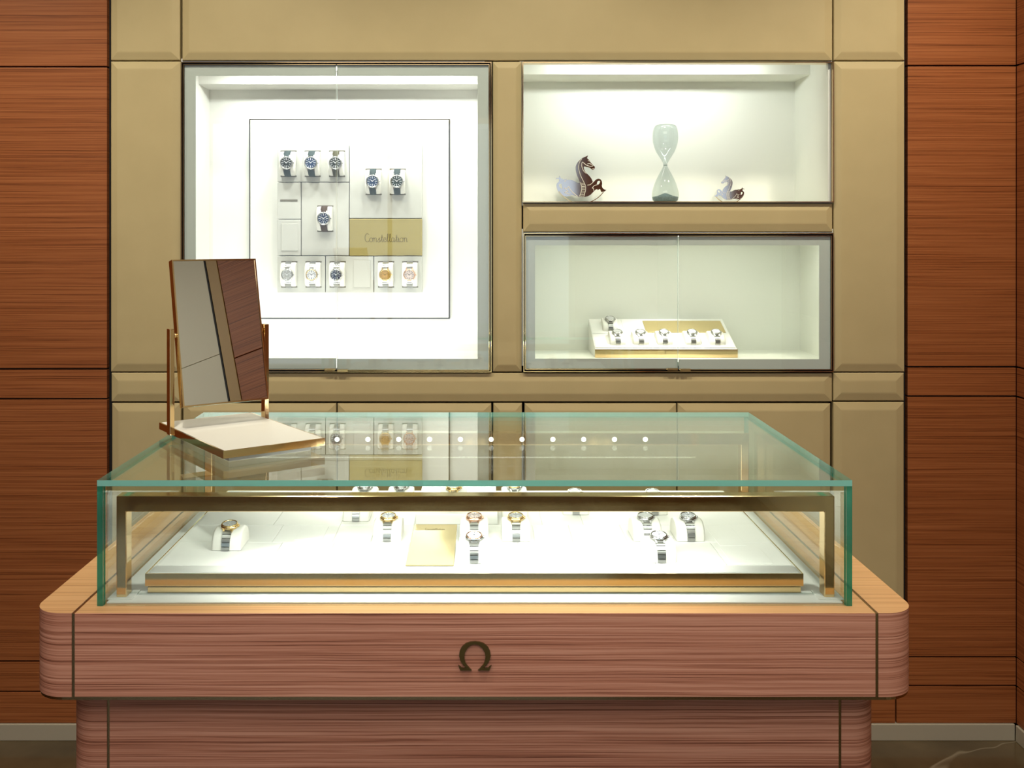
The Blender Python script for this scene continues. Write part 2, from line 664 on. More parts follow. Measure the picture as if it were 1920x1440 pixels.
# cupboards under the beige wall
for (xs, lab) in (((341, 631, 922.5), 'low beige cupboard of two padded doors beneath the tall glass cabinet'),
                  ((982.5, 1270, 1559.5), 'low beige cupboard of two padded doors beneath the wide glass cabinet')):
    c = root('base_cupboard', ((xs[1] - VX) * YW / F, YW + .2, vz(1290)), lab, 'cupboard', 'cupboards under the display cabinets')
    bm = nb()
    a, b, z0, z1 = xz(xs[0] + 2, 758, xs[2] - 2, 1288, YW)
    box(bm, a, b, YW + .03, YW + .38, z0, z1)
    part('body', bm, 'dark', c)
    for k in (0, 1):
        part('door', pad(xs[k] + .7, 756.5, xs[k + 1] - .7, 1288, (0.024, 0.024, 0.022, 0.024)), 'leather', c)

# right wall
def right_wall():
    Yt, Ys, Ye = 0.741, 0.683, YB
    bm = nb(); box(bm, XR + .025, XR + .12, YB, YV + .4, 0, CEIL)
    w = struct('wall_right', bm, 'dark', 'side wall of reddish veneer meeting the back wall at the corner')
    zs = [CEIL] + [vz(s) for s in (123, 688, 743, 1232, 1286)] + [vz(1357)]
    for i in range(len(zs) - 1):
        bm = nb(); box(bm, XR, XR + .024, Yt, YV - .003, zs[i + 1] + gap, zs[i] - gap, 0, .001)
        part('wood_panel', bm, 'wood', w)
    bm = nb(); box(bm, XR - .003, XR + .024, Ys, Yt - .002, 0.05, CEIL, 0, .002)
    part('pilaster', bm, 'tan', w, label='tan pilaster between veneer and pale panels')
    for z0, z1 in ((0.05, 2.118), (2.1205, CEIL)):
        bm = nb(); box(bm, XR, XR + .024, YB, Ys - .012, z0, z1, 0, .001)
        part('pale_panel', bm, 'plaster', w)
    bm = nb(); box(bm, XR - .002, XR + .02, Ys - .011, Ys - .003, 0.05, CEIL)
    part('metal_strip', bm, 'dark', w)
    bm = nb(); box(bm, XR - .006, XR + .02, YB, YV - .008, 0, .05, 0, .002)
    struct('baseboard_right', bm, 'base_white', 'pale skirting along the right wall')


right_wall()
bm = nb(); box(bm, XL, XR - .006, YV - .006, YV + .02, 0, .051, 0, .002)
struct('baseboard_back', bm, 'base_white', 'pale skirting along the back wall')
bm = nb(); box(bm, XL - .12, XL, YB, YV + .4, 0, CEIL)
struct('wall_left', bm, 'wood', 'veneered side wall')
wx0, wx1, wz0, wz1 = -2.55, 0.88, 0.30, 2.65
bm = nb()
for q in ((XL - .1, wx0, 0, CEIL), (wx1, XR + .1, 0, CEIL), (wx0, wx1, 0, wz0), (wx0, wx1, wz1, CEIL)):
    box(bm, q[0], q[1], YB - .1, YB, q[2], q[3])
struct('wall_front', bm, 'wood', 'veneered wall with the shop window')
w = root('window_1', ((wx0 + wx1) / 2, YB - .05, wz0), 'large shop window letting daylight in', 'window', kind='structure')
bm = nb()
for q in ((wx0, wx0 + .05, wz0, wz1), (wx1 - .05, wx1, wz0, wz1), (wx0 + .05, wx1 - .05, wz0, wz0 + .05), (wx0 + .05, wx1 - .05, wz1 - .05, wz1),
          (-.86, -.82, wz0 + .05, wz1 - .05)):
    box(bm, q[0], q[1], YB - .08, YB - .02, q[2], q[3])
part('window_frame', bm, 'brass_dark', w)
bm = nb(); box(bm, wx0 + .05, wx1 - .05, YB - .055, YB - .045, wz0 + .05, wz1 - .05)
part('window_glass', bm, 'glass', w)

# ceiling lamps (the spots set at the top shine from these)
for (x, y) in ((-1.75, 2.2), (-.75, 2.2), (.25, 2.2), (1.3, 2.2), (-.55, 1.22), (.72, 1.22)):
    d = root('downlight', (x, y, CEIL), 'round recessed downlight in the pale ceiling', 'lamp', 'ceiling downlights')
    bm = nb(); lathe(bm, ((.052, CEIL - .012), (.066, CEIL - .010), (.068, CEIL), (.052, CEIL)), x, y, 24, cap=False)
    part('ring', bm, 'steel', d)
    bm = nb(); lathe(bm, ((.051, CEIL - .006), (.051, CEIL - .001)), x, y, 24)
    part('lens', bm, 'diffuser', d)

# ------------------------------------------------------------------ wall cabinets
def rect_ring(bm, x0, x1, z0, z1, w, ya, yb, mi=0):
    box(bm, x0, x0 + w, ya, yb, z0, z1, mi)
    box(bm, x1 - w, x1, ya, yb, z0, z1, mi)
    box(bm, x0 + w, x1 - w, ya, yb, z0, z0 + w, mi)
    box(bm, x0 + w, x1 - w, ya, yb, z1 - w, z1, mi)


def carcass(x0, x1, z0, z1, ymid, yback, soffit, fascia, xl, xr, zf, t=.012):
    """open fronted box: inner side faces at xl/xr, floor zf, soffit drop from fascia depth ymid back"""
    bm = nb()
    yf = YW + .012
    box(bm, xl - t, xl, yf, yback, zf, z1)                       # sides
    box(bm, xr, xr + t, yf, yback, zf, z1)
    box(bm, xl - t, xr + t, yf, yback + t, zf - t, zf)            # floor
    box(bm, xl - t, xr + t, yback, yback + t, zf, z1)             # back
    box(bm, xl, xr, ymid, yback, soffit, z1)                      # dropped soffit with fascia
    box(bm, xl - t, xr + t, yf, yback + t, z1, z1 + t)            # roof
    return bm


def glass_door(parent, x0, y0, x1, y1, free, fr=(21, 21, 19, 20), yd=YW):
    """pane + grey border on three sides; free = 'l' or 'r' side without border"""
    a, b, c, d = xz(x0, y0, x1, y1, yd)
    s = yd / F
    bm = nb()
    fs = box(bm, a, b, yd, yd + .006, c, d)
    for f in fs:
        if abs(f.normal.y) < .5:
            f.material_index = 1
    bm.normal_update()
    for f in bm.faces:
        f.material_index = 0 if abs(f.normal.y) > .5 else 1
    door = part('glass_door', bm, ['glass', 'door_edge'], parent)
    bm = nb()
    l, r, t, bt = [v * s for v in fr]
    if free != 'l':
        box(bm, a, a + l, yd + .0065, yd + .009, c, d)
    else:
        l = 0
    if free != 'r':
        box(bm, b - r, b, yd + .0065, yd + .009, c, d)
    else:
        r = 0
    box(bm, a + l, b - r, yd + .0065, yd + .009, d - t, d)
    box(bm, a + l, b - r, yd + .0065, yd + .009, c, c + bt)
    part('border', bm, 'frit', door)
    bm = nb()                                                     # thin metal rim
    w = .0018
    if free != 'l':
        box(bm, a - w, a, yd - .001, yd + .007, c - w, d + w)
    if free != 'r':
        box(bm, b, b + w, yd - .001, yd + .007, c - w, d + w)
    box(bm, a, b, yd - .001, yd + .007, d, d + w)
    box(bm, a, b, yd - .001, yd + .007, c - w, c)
    part('rim', bm, 'brass', door)
    bm = nb()                                                     # clip by the meeting edge
    xc = b if free == 'r' else a
    sgn = -1 if free == 'r' else 1
    xa, xb_ = sorted((xc + sgn * .002, xc + sgn * .034))
    box(bm, xa, xb_, yd - .012, yd - .0012, c - .004, c + .003, 0, .0008)
    part('clip', bm, 'brass', door)
    return door


def trim_frame(parent, x0, y0, x1, y1):
    a, b, c, d = xz(x0, y0, x1, y1, YW)
    bm = nb(); rect_ring(bm, a, b, c, d, .0022, YW - .004, YW + .03)
    part('trim_frame', bm, 'brass', parent)
    bm = nb(); rect_ring(bm, a + .0022, b - .0022, c + .0022, d - .0022, .006, YW + .008, YW + .03)
    part('shadow_gap', bm, 'dark', parent)


# --- tall cabinet
YL = 3.39
x0, x1, z0, z1 = xz(340.5, 116, 921.5, 698, YW)
tall = root('display_cabinet', ((x0 + x1) / 2, YL, z0), 'tall lit glass-fronted cabinet with watches on its back board', 'display cabinet')
xl = (392.5 - VX) * YL / F
xr = (899 - VX) * YL / F + .004
sof = EYE - (168.5 - VY) * YL / F
bm = carcass(x0, x1, z0, z1, 3.26, YL, sof, 0, xl, xr, z0 + .012)
part('interior', bm, 'white', tall)
trim_frame(tall, 340.5, 116.5, 921.5, 697.8)
glass_door(tall, 345, 121.5, 630, 692, 'r', (21, 21, 20, 20))
glass_door(tall, 632, 121.5, 916.5, 693.5, 'l', (21, 21, 20, 20))
bm = nb(); box(bm, xl + .03, xr - .03, 3.16, 3.19, z1 - .012, z1 - .006)
part('lamp_strip', bm, 'strip', tall)

# --- open niche
YN = 3.44
x0n, x1n, z0n, z1n = xz(979.5, 116.5, 1562.5, 379.5, YW)
niche = root('display_niche', ((x0n + x1n) / 2, YN, z0n), 'open lit niche holding an hourglass and two horse figures', 'display niche')
xrn = (1490.5 - VX) * YN / F
xln = x0n + .004
sofn = EYE - (153.5 - VY) * YN / F
bm = carcass(x0n, x1n, z0n, z1n + .03, 3.28, YN, sofn, 0, xln, xrn, z0n + .003)
part('interior', bm, 'cream', niche)
bm = nb(); rect_ring(bm, x0n, x1n, z0n, z1n, .0028, YW - .006, YW + .03)
part('trim_frame', bm, 'brass', niche)
bm = nb(); box(bm, xrn + .012, x1n - .003, YW + .004, YW + .012, z0n, z1n)
part('side_reveal', bm, 'brass', niche)
bm = nb(); box(bm, xln + .03, xrn - .03, 3.14, 3.165, z1n + .024, z1n + .03)
part('lamp_strip', bm, 'strip', niche)

# --- wide cabinet below
x0c, x1c, z0c, z1c = xz(981.5, 436.5, 1562.5, 697.5, YW)
wide = root('display_cabinet', ((x0c + x1c) / 2, YN, z0c), 'wide low glass-fronted cabinet holding one slanted watch tray', 'display cabinet')
xrc = (1499.5 - VX) * YN / F
zfc = EYE - (656 - VY) * YN / F
bm = carcass(x0c, x1c, z0c, z1c, 3.30, YN, z1c - .006, 0, x0c + .004, xrc, zfc)
part('interior', bm, 'cream', wide)
trim_frame(wide, 981.5, 437, 1562.3, 697.3)
glass_door(wide, 986, 443, 1271, 691.5, 'r', (17.5, 17.5, 17, 18.5))
glass_door(wide, 1273, 443, 1558.5, 692.5, 'l', (17.5, 21.5, 17, 18.5))
bm = nb(); box(bm, x0c + .04, xrc - .04, 3.14, 3.17, z1c - .012, z1c - .006)
part('lamp_strip', bm, 'strip', wide)

# the light of the three cabinets' strips
for lx in (-.70, -.50, -.31, -.12):
    area('tall_cabinet_light', (lx, 3.175, z1 - .020), (.05, .02), 1.45, (0.97, 1.0, 0.97), (R(12), 0, 0))
area('tall_cabinet_light', ((xl + xr) / 2, 3.135, z0 + .05), (.80, .03), 2.0, (0.97, 1.0, 0.97), (R(150), 0, 0))
area('niche_light', ((xln + xrn) / 2 - .04, 3.152, z1n + .020), (.54, .02), 3.0, (0.94, 1.0, 0.98), (R(82), 0, 0))
area('wide_cabinet_light', ((x0c + xrc) / 2, 3.155, z1c - .016), (.80, .03), 1.5, (0.96, 1.0, 0.86), (R(8), 0, 0))
spot('wide_cabinet_spot', (.59, 3.15, z1c - .02), (.59, 3.27, zfc), 8.0, (0.98, 1.0, 0.92), 70, .7, .02)

# ------------------------------------------------------------------ watches and cushions
CA, CB = 0.0400, 0.034      # cushion half length, height


def arch(v, a=CA, b=CB, p=2.5):
    q = max(0.0, 1 - abs(v / a) ** p)
    return b * q ** (1 / p)


def arch_pts(n, a=CA, b=CB, off=0.0, v0=-1.0, v1=1.0):
    """points (v, h) along the arch, even in angle"""
    out = []
    for i in range(n + 1):
        th = math.pi * (0.5 - 0.5 * (v0 + (v1 - v0) * i / n))
        c, s = math.cos(th), math.sin(th)
        r = (abs(c / (a + off)) ** 2.5 + abs(s / (b + off)) ** 2.5) ** (-1 / 2.5)
        out.append((r * c * -1 * -1, r * s))
    return out


def cushion_mesh(w, a, b):
    bm = nb()
    P = arch_pts(22, a, b)
    e = .004
    secs = []
    for (x, k) in ((-w / 2, .93), (-w / 2 + e, 1.0), (w / 2 - e, 1.0), (w / 2, .93)):
        secs.append([bm.verts.new((x, v * (k if abs(v) < a * .98 else k), h * k)) for v, h in P])
    for A, B in zip(secs, secs[1:]):
        for i in range(len(P) - 1):
            f = bm.faces.new((A[i], B[i], B[i + 1], A[i + 1]))
            f.smooth = True
    bm.faces.new(secs[0])
    bm.faces.new(secs[-1][::-1])
    bmesh.ops.recalc_face_normals(bm, faces=bm.faces[:])
    return bm


def strap_mesh(w0, w1, a, b, links):
    """band over the arch; links > 0 cuts it into metal links"""
    bm = nb()
    n = 36
    inn, out = arch_pts(n, a, b, .0004), arch_pts(n, a, b, .0026)
    if not links:
        A = []
        for i in range(n + 1):
            m = abs(i / n - .5) * 2
            w = (w1 + (w0 - w1) * m) / 2
            A.append([bm.verts.new(c) for c in ((-w, inn[i][0], inn[i][1]), (w, inn[i][0], inn[i][1]), (w, out[i][0], out[i][1]), (-w, out[i][0], out[i][1]))])
        for P, Q in zip(A, A[1:]):
            for k in range(4):
                bm.faces.new((P[k], P[(k + 1) % 4], Q[(k + 1) % 4], Q[k])).smooth = (k == 2)
        bm.faces.new(A[0]); bm.faces.new(A[-1][::-1])
    else:
        L = links
        for j in range(L):
            v0 = -1 + 2 * (j + .05) / L
            v1 = -1 + 2 * (j + .93) / L
            A = []
            for t in (v0, v0 + .006, (v0 + v1) / 2, v1 - .006, v1):
                ends = t in (v0, v1)
                i_ = arch_pts(1, a, b, .0004, t, t + .001)[0]
                o_ = arch_pts(1, a, b, .0020 if ends else .0030, t, t + .001)[0]
                m = abs(t)
                w = (w1 + (w0 - w1) * m) / 2
                A.append([bm.verts.new(c) for c in ((-w, i_[0], i_[1]), (w, i_[0], i_[1]), (w, o_[0], o_[1]), (-w, o_[0], o_[1]))])
            for P, Q in zip(A, A[1:]):
                for k in range(4):
                    bm.faces.new((P[k], P[(k + 1) % 4], Q[(k + 1) % 4], Q[k]))
            bm.faces.new(A[0]); bm.faces.new(A[-1][::-1])
    bmesh.ops.recalc_face_normals(bm, faces=bm.faces[:])
    return bm


def case_mesh(d):
    """round case with four lugs, about z"""
    bm = nb()
    r = d / 2
    lathe(bm, ((r * .90, 0), (r * .99, .0015), (r, .004), (r * .97, .0062), (r * .9, .007)), seg=32, cap=True)
    for sx in (-1, 1):
        for sy in (-1, 1):
            x = r * .50
            pts = [(sx * x - .0022, sy * r * .72), (sx * x + .0022, sy * r * .66), (sx * (x - .001) + .0016, sy * r * 1.16), (sx * (x - .001) - .0016, sy * r * 1.18)]
            A = [bm.verts.new((p[0], p[1], .0056 if i < 2 else .0012)) for i, p in enumerate(pts)]
            B = [bm.verts.new((p[0], p[1], .001 if i < 2 else -.004)) for i, p in enumerate(pts)]
            bm.faces.new(A); bm.faces.new(B[::-1])
            for k in range(4):
                bm.faces.new((A[k], A[(k + 1) % 4], B[(k + 1) % 4], B[k]))
    bmesh.ops.recalc_face_normals(bm, faces=bm.faces[:])
    return bm


def bezel_mesh(d):
    bm = nb()
    r = d / 2
    lathe(bm, ((r * .92, .0068), (r * .93, .0078), (r * .88, .0088), (r * .80, .0086), (r * .785, .0074)), seg=32, cap=False)
    return bm


def dial_mesh(d):
    bm = nb()
    lathe(bm, ((d * .395, .0068), (d * .395, .0074)), seg=32)
    return bm


def marker_mesh(d, chrono=False):
    bm = nb()
    for k in range(12):
        a = k * math.pi / 6
        L = .17 if k % 3 == 0 else .12
        r1, r0 = d * .365, d * (.365 - L)
        w = d * (.022 if k % 3 == 0 else .015)
        s, c = math.sin(a), math.cos(a)
        vs = [bm.verts.new((r * s + e * w * c, r * c - e * w * s, .0079)) for r, e in ((r0, -1), (r1, -1), (r1, 1), (r0, 1))]
        bm.faces.new(vs)
    if chrono:
        for (x, y) in ((-.15, 0), (.15, 0), (0, -.16)):
            tube(bm, [(d * x + d * .07 * math.cos(q), d * y + d * .07 * math.sin(q), .0078) for q in [i * math.pi / 8 for i in range(16)]], d * .008, 4, True)
    return bm


def hand_mesh(d):
    bm = nb()
    for ang, L, w in ((-52, .24, .02), (54, .34, .016)):
        a = R(ang)
        s, c = math.sin(a), math.cos(a)
        vs = [bm.verts.new((r * d * s + e * w * d * c, r * d * c - e * w * d * s, .0083)) for r, e in ((-.06, -1), (L * .7, -1.1), (L, 0), (L * .7, 1.1), (-.06, 1))]
        bm.faces.new(vs)
    lathe(bm, ((d * .03, .0080), (d * .03, .0086)), seg=10)
    return bm


def crown_mesh(d):
    bm = nb()
    r = d / 2
    lathe(bm, ((.0022, r * .96), (.0026, r * 1.00), (.0026, r * 1.12), (.0018, r * 1.15)), seg=12)
    bm.transform(Matrix.Translation((0, 0, .0038)) @ Matrix.Rotation(R(90), 4, 'Y'))
    return bm


def basis(right, up, out):
    return Matrix((right, up, out)).transposed()


FACE_WALL = basis(Vector((1, 0, 0)), Vector((0, 0, 1)), Vector((0, -1, 0)))
PROTO = {}


def clone(src, parent, mats):
    """copy a mesh part with its own materials"""
    o = src.copy()
    o.data = src.data.copy()
    o.data.materials.clear()
    for m in mats:
        o.data.materials.append(M[m])
    o.parent = parent
    COL.objects.link(o)
    return o


def watch_parts(key, d, chrono=False, steel=True, a=CA, b=CB):
    if key in PROTO:
        return PROTO[key]
    PR = {}
    spec = (('case', case_mesh(d)), ('bezel', bezel_mesh(d)), ('dial', dial_mesh(d)), ('hour_markers', marker_mesh(d, chrono)),
            ('hands', hand_mesh(d)), ('crown', crown_mesh(d)))
    for n, bm in spec:
        me = bpy.data.meshes.new(n)
        bm.transform(Matrix.Translation((0, 0, b + .0005)))
        bm.to_mesh(me); bm.free()
        PR[n] = me
    me = bpy.data.meshes.new('band')
    bm = strap_mesh(d * .44, d * .56, a, b, 17 if steel else 0)
    bm.to_mesh(me); bm.free()
    PR['band'] = me
    PROTO[key] = PR
    return PR


def watch(loc, rot, d, desc, group, case='steel', bezel='steel', dial='dial_silver', band='steel_link', marks='marker',
          chrono=False, a=CA, b=CB, tilt=0.0, kind='wall'):
    steel = band in ('steel_link', 'gold', 'rose')
    PR = watch_parts((d, chrono, steel, a, b), d, chrono, steel, a, b)
    rt = root('wristwatch', loc, desc, 'watch', group, rot)
    q = Matrix.Rotation(tilt, 4, 'X')
    for n, mt in (('case', case), ('bezel', bezel), ('dial', dial), ('hour_markers', marks), ('hands', marks), ('crown', case),
                  ('bracelet' if steel else 'strap', band)):
        me = PR['band' if n in ('bracelet', 'strap') else n].copy()
        me.materials.clear()
        me.materials.append(M[mt])
        o = bpy.data.objects.new(n, me)
        COL.objects.link(o)
        o.parent = rt
        if tilt and n not in ('bracelet', 'strap'):
            o.matrix_local = Matrix.Translation((0, 0, b)) @ q @ Matrix.Translation((0, 0, -b)) @ Matrix.Translation((0, -.006, 0.0))
    return rt


CUSH = {}


def cushion(loc, rot, desc, group, w=.050, a=CA, b=CB):
    k = (w, a, b)
    if k not in CUSH:
        me = bpy.data.meshes.new('watch_cushion')
        bm = cushion_mesh(w, a, b)
        bm.to_mesh(me); bm.free()
        me.materials.append(M['cushion'])
        CUSH[k] = me
    o = bpy.data.objects.new('watch_cushion', CUSH[k])
    COL.objects.link(o)
    o.matrix_world = Matrix.Translation(Vector(loc)) @ rot.to_4x4()
    return tag(o, 'white cushion under ' + desc, 'cushion', group)


# ------------------------------------------------------------------ tall cabinet contents
YBO, YT = 3.374, 3.346       # board front, tile front
a, b, c, d = xz(467, 222.5, 843.5, 598, YBO)
board = root('display_board', ((a + b) / 2, YL, c), 'large square white board with a dark outline in the tall cabinet', 'display board')
bm = nb(); box(bm, a + .004, b - .004, YBO, YL, c + .004, d - .004, 0, .0015)
part('board', bm, 'white', board)
bm = nb(); rect_ring(bm, a, b, c, d, .0036, YBO + .004, YL)
part('outline', bm, 'dark', board)  # dark ring painted in for the shade of the gap round the board


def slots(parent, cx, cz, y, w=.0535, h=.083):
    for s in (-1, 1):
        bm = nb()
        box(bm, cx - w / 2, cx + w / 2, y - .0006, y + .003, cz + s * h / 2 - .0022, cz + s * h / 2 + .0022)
        part('slot', bm, 'slot', parent)  # flat dark strip painted as the shade of a recess


def wall_tile(px, label, watches=(), covers=(), slot_shade=None, mat='tile'):
    x0, x1, z0, z1 = xz(*px, YT)
    t = root('watch_holder', ((x0 + x1) / 2, YBO, z0), label, 'display panel', 'panels on the white board')
    bm = nb(); box(bm, x0 + .0007, x1 - .0007, YT, YBO - .0003, z0 + .0007, z1 - .0007, 0, .0014)
    part('panel', bm, mat, t)
    for (wx, wy) in watches:
        p = pt(wx, wy, YT)
        slots(t, p.x, p.z, YT)
    for cv in covers:
        e, f, g, h = xz(*cv, YT)
        bm = nb(); box(bm, e, f, YT - .0022, YT + .001, g, h, 0, .001)
        part('slot_cover', bm, mat, t)
    if slot_shade:
        e, f, g, h = xz(*slot_shade, YT)
        bm = nb(); box(bm, e, f, YT - .0012, YT + .001, g, h, 0, .0004)
        part('slot_shade', bm, 'slot', t)  # dark strip standing for the shade in the narrow slot
    return t


W1, W2, W3 = (541.2, 307), (586.4, 307), (632, 307)
W4, W5 = (700.6, 341), (745.8, 341)
W6 = (610, 410)
V1, V2, V3, V4, V5 = (542.5, 514.5), (588, 514.5), (633.3, 514.5), (724, 514.5), (769, 514.5)
wall_tile((519.5, 271.5, 654.5, 341.5), 'white panel carrying the top row of three strap watches', (W1, W2, W3))
wall_tile((655, 271.5, 791.5, 409.5), 'square white panel carrying the pair of watches above the gold plaque', (W4, W5))
wall_tile((519.5, 342, 564.5, 411), 'small white panel with a narrow slot below the top row', (), (), (525.5, 374, 558, 377.5))
wall_tile((519.5, 411.5, 564.5, 479.5), 'small white panel with an empty cover above the bottom row', (), ((527.5, 419, 559, 470),))
wall_tile((565, 342, 654.5, 479.5), 'white panel carrying only the brown strap watch', (W6,))
wall_tile((519.5, 480, 610, 549), 'white panel carrying the grey-dial and white-dial bracelet watches', (V1, V2))
wall_tile((610.5, 480, 700.5, 549), 'white panel carrying the dark blue bracelet watch beside an empty cover', (V3,), ((663, 488, 694.5, 539),))
wall_tile((701, 480, 791.5, 549), 'white panel carrying the gold-dial and rose-bezel watches', (V4, V5))

# engraved plaque
x0p, x1p, z0p, z1p = xz(655, 410, 791.5, 479.5, YT)
pl = root('plaque', ((x0p + x1p) / 2, YBO, z0p), 'brushed gold plaque engraved with a word in script in the tall cabinet', 'plaque')
bm = nb(); box(bm, x0p + .0005, x1p - .0005, YT - .001, YBO - .0003, z0p + .0005, z1p - .0005, 0, .001)
part('plate', bm, 'gold_plate', pl)

GL = {
    'C': ([[(.95, 1.75), (.8, 1.95), (.45, 2.0), (.1, 1.6), (0, 1.0), (.12, .4), (.45, .02), (.85, .1), (1.1, .35)]], 1.1),
    'o': ([[(.4, 1), (.12, .85), (0, .5), (.12, .12), (.4, 0), (.7, .12), (.8, .5), (.68, .88), (.4, 1), (.7, .9), (.95, .85)]], .95),
    'n': ([[(0, .8), (.12, 1), (.18, .8), (.18, 0), (.2, .6), (.4, .95), (.62, .95), (.74, .7), (.74, .15), (.85, 0), (1, .15)]], 1.0),
    's': ([[(0, .1), (.35, .7), (.5, 1), (.5, .6), (.65, .25), (.5, 0), (.2, .02), (.5, 0), (.8, .15)]], .8),
    't': ([[(0, .2), (.25, .8), (.35, 1.7), (.33, .3), (.42, 0), (.65, .15)], [(.1, 1.1), (.62, 1.1)]], .65),
    'e': ([[(0, .3), (.3, .45), (.62, .65), (.6, .95), (.35, 1), (.12, .7), (.15, .2), (.42, 0), (.8, .2)]], .8),
    'l': ([[(0, .2), (.3, .9), (.42, 1.7), (.3, 1.95), (.2, 1.6), (.22, .3), (.35, 0), (.58, .2)]], .58),
    'a': ([[(.7, .85), (.4, 1), (.12, .8), (.03, .45), (.15, .1), (.4, .02), (.65, .3), (.74, .95), (.74, .2), (.85, 0), (1.0, .15)]], 1.0),
    'i': ([[(0, .3), (.15, .95), (.16, .2), (.28, 0), (.48, .2)], [(.15, 1.4), (.17, 1.42)]], .48),
}


def script_text(word, width, height):
    """strokes of a handwritten word, baseline at 0"""
    strokes, x = [], 0.0
    for ch in word:
        st, adv = GL[ch]
        for s in st:
            strokes.append([(x + p[0], p[1]) for p in s])
        x += adv
    k = width / x
    return [[(p[0] * k, p[1] * height / 2.0) for p in s] for s in strokes]


bm = nb()
o0 = pt(684.5, 453.5, YT)
for s in script_text('Constellation', 80 * YT / F, 15.5 * YT / F):
    line = smooth_line([(o0.x + p[0], YT - .0012, o0.z + p[1]) for p in s], 5)
    tube(bm, line, .0009, 5)
part('lettering', bm, 'engrave', pl)

GW, GC = 'watches on the white board', 'cushions on the white board'
for (p, dd, desc, kw) in (
    (W1, .044, 'black-dial watch on grey strap, first in the top row', dict(dial='dial_olive', band='strap_grey')),
    (W2, .044, 'blue-dial watch on a grey strap, middle of the top row', dict(dial='dial_blue', band='strap_grey')),
    (W3, .044, 'olive-dial watch on an olive strap behind the door joint, top row', dict(dial='dial_olive', band='strap_olive')),
    (W4, .044, 'blue-dial watch in the pair above the gold plaque', dict(dial='dial_blue', band='strap_grey')),
    (W5, .044, 'green-dial watch in the pair above the gold plaque', dict(dial='dial_green', band='strap_grey')),
    (W6, .044, 'blue-dial watch on a brown strap, alone in mid board', dict(dial='dial_blue', band='strap_brown', chrono=True)),
    (V1, .040, 'grey-dial steel bracelet watch in the bottom row', dict(dial='dial_grey')),
    (V2, .040, 'white-dial steel bracelet watch with gold bezel in the bottom row', dict(dial='dial_white', bezel='gold', marks='marker_dark')),
    (V3, .040, 'dark blue-dial steel bracelet watch in the bottom row', dict(dial='dial_navy')),
    (V4, .040, 'gold-dial bracelet watch in the bottom row under the plaque', dict(dial='dial_gold', bezel='gold', case='gold', marks='engrave')),
    (V5, .040, 'pale-dial bracelet watch with rose bezel, last of the bottom row', dict(dial='dial_blush', bezel='rose', case='rose', marks='marker_dark')),
):
    loc = pt(p[0], p[1], YT)
    loc.y -= .0006
    cushion(loc, FACE_WALL, desc, GC)
    watch(loc, FACE_WALL, dd, desc, GW, **kw)

# ------------------------------------------------------------------ slanted tray in the wide cabinet
ty0, ty1 = 3.213, 3.418
tz0, tz1 = EYE - (654.5 - VY) * ty0 / F, EYE - (597 - VY) * ty1 / F
txa, txb = .366, .816
tray = root('watch_tray', ((txa + txb) / 2, (ty0 + ty1) / 2, zfc), 'slanted white tray with gold front edge in the wide cabinet', 'watch tray')
bm = nb()
prof = [(ty0 + .003, zfc + .0005), (ty1, zfc + .0005), (ty1, tz1 - .002), (ty0 + .003, tz0 - .002)]
for X0, X1 in ((txa, txb),):
    A = [bm.verts.new((X0, p[0], p[1])) for p in prof]
    B = [bm.verts.new((X1, p[0], p[1])) for p in prof]
    bm.faces.new(A); bm.faces.new(B[::-1])
    for k in range(4):
        bm.faces.new((A[k], A[(k + 1) % 4], B[(k + 1) % 4], B[k]))
bmesh.ops.recalc_face_normals(bm, faces=bm.faces[:])
part('tray_body', bm, 'leatherette', tray)
bm = nb(); box(bm, txa - .0015, txb + .0015, ty0, ty0 + .003, zfc + .0005, tz0 - .001, 0, .0008)
part('front_edge', bm, 'brass', tray, label='polished gold front edge')
sl = Vector((0, ty1 - ty0, tz1 - tz0))
SLEN = sl.length
su = sl.normalized()
sn = su.cross(Vector((1, 0, 0))) * -1
sn = Vector((1, 0, 0)).cross(su)
TR = basis(Vector((1, 0, 0)), su, sn)
TM = Matrix.Translation((0, ty0, tz0 - .0018)) @ TR.to_4x4()


def tbox(name, mat, x0, x1, v0, v1, h0, h1, bev=.0006, par=None):
    bm = nb(); box(bm, x0, x1, v0, v1, h0, h1, 0, bev)
    bm.transform(TM)
    return part(name, bm, mat, par or tray)


tbox('gold_inlay', 'gold_plate_flat', .545, .806, .118, .203, -.001, .0022)
for (xa_, xb_, va, vb) in ((txa + .002, .472, .112, .214), (.474, .541, .112, .214), (txa + .002, txb - .002, .012, .110)):
    tbox('panel', 'leatherette', xa_, xb_, va, vb, -.0005, .0012)
ca2, cb2 = .036, .023
for (X, v, desc, kw) in (
    (.430, .162, 'steel watch alone in the upper row of the slanted tray', dict(dial='dial_silver')),
    (.4420, .066, 'steel watch in front of the upper one on the slanted tray', dict(dial='dial_grey')),
    (.5165, .066, 'second steel watch in the front row of the slanted tray', dict(dial='dial_grey')),
    (.5925, .066, 'middle steel watch in the front row of the slanted tray', dict(dial='dial_silver')),
    (.6825, .066, 'fourth steel watch in the front row of the slanted tray', dict(dial='dial_silver')),
    (.7600, .066, 'last steel watch in the front row of the slanted tray', dict(dial='dial_white')),
):
    loc = TM @ Vector((X, v, .0013))
    cushion(loc, TR, desc, 'cushions on the slanted tray', .050, ca2, cb2)
    watch(loc, TR, .033, desc, 'watches on the slanted tray', a=ca2, b=cb2, **kw)

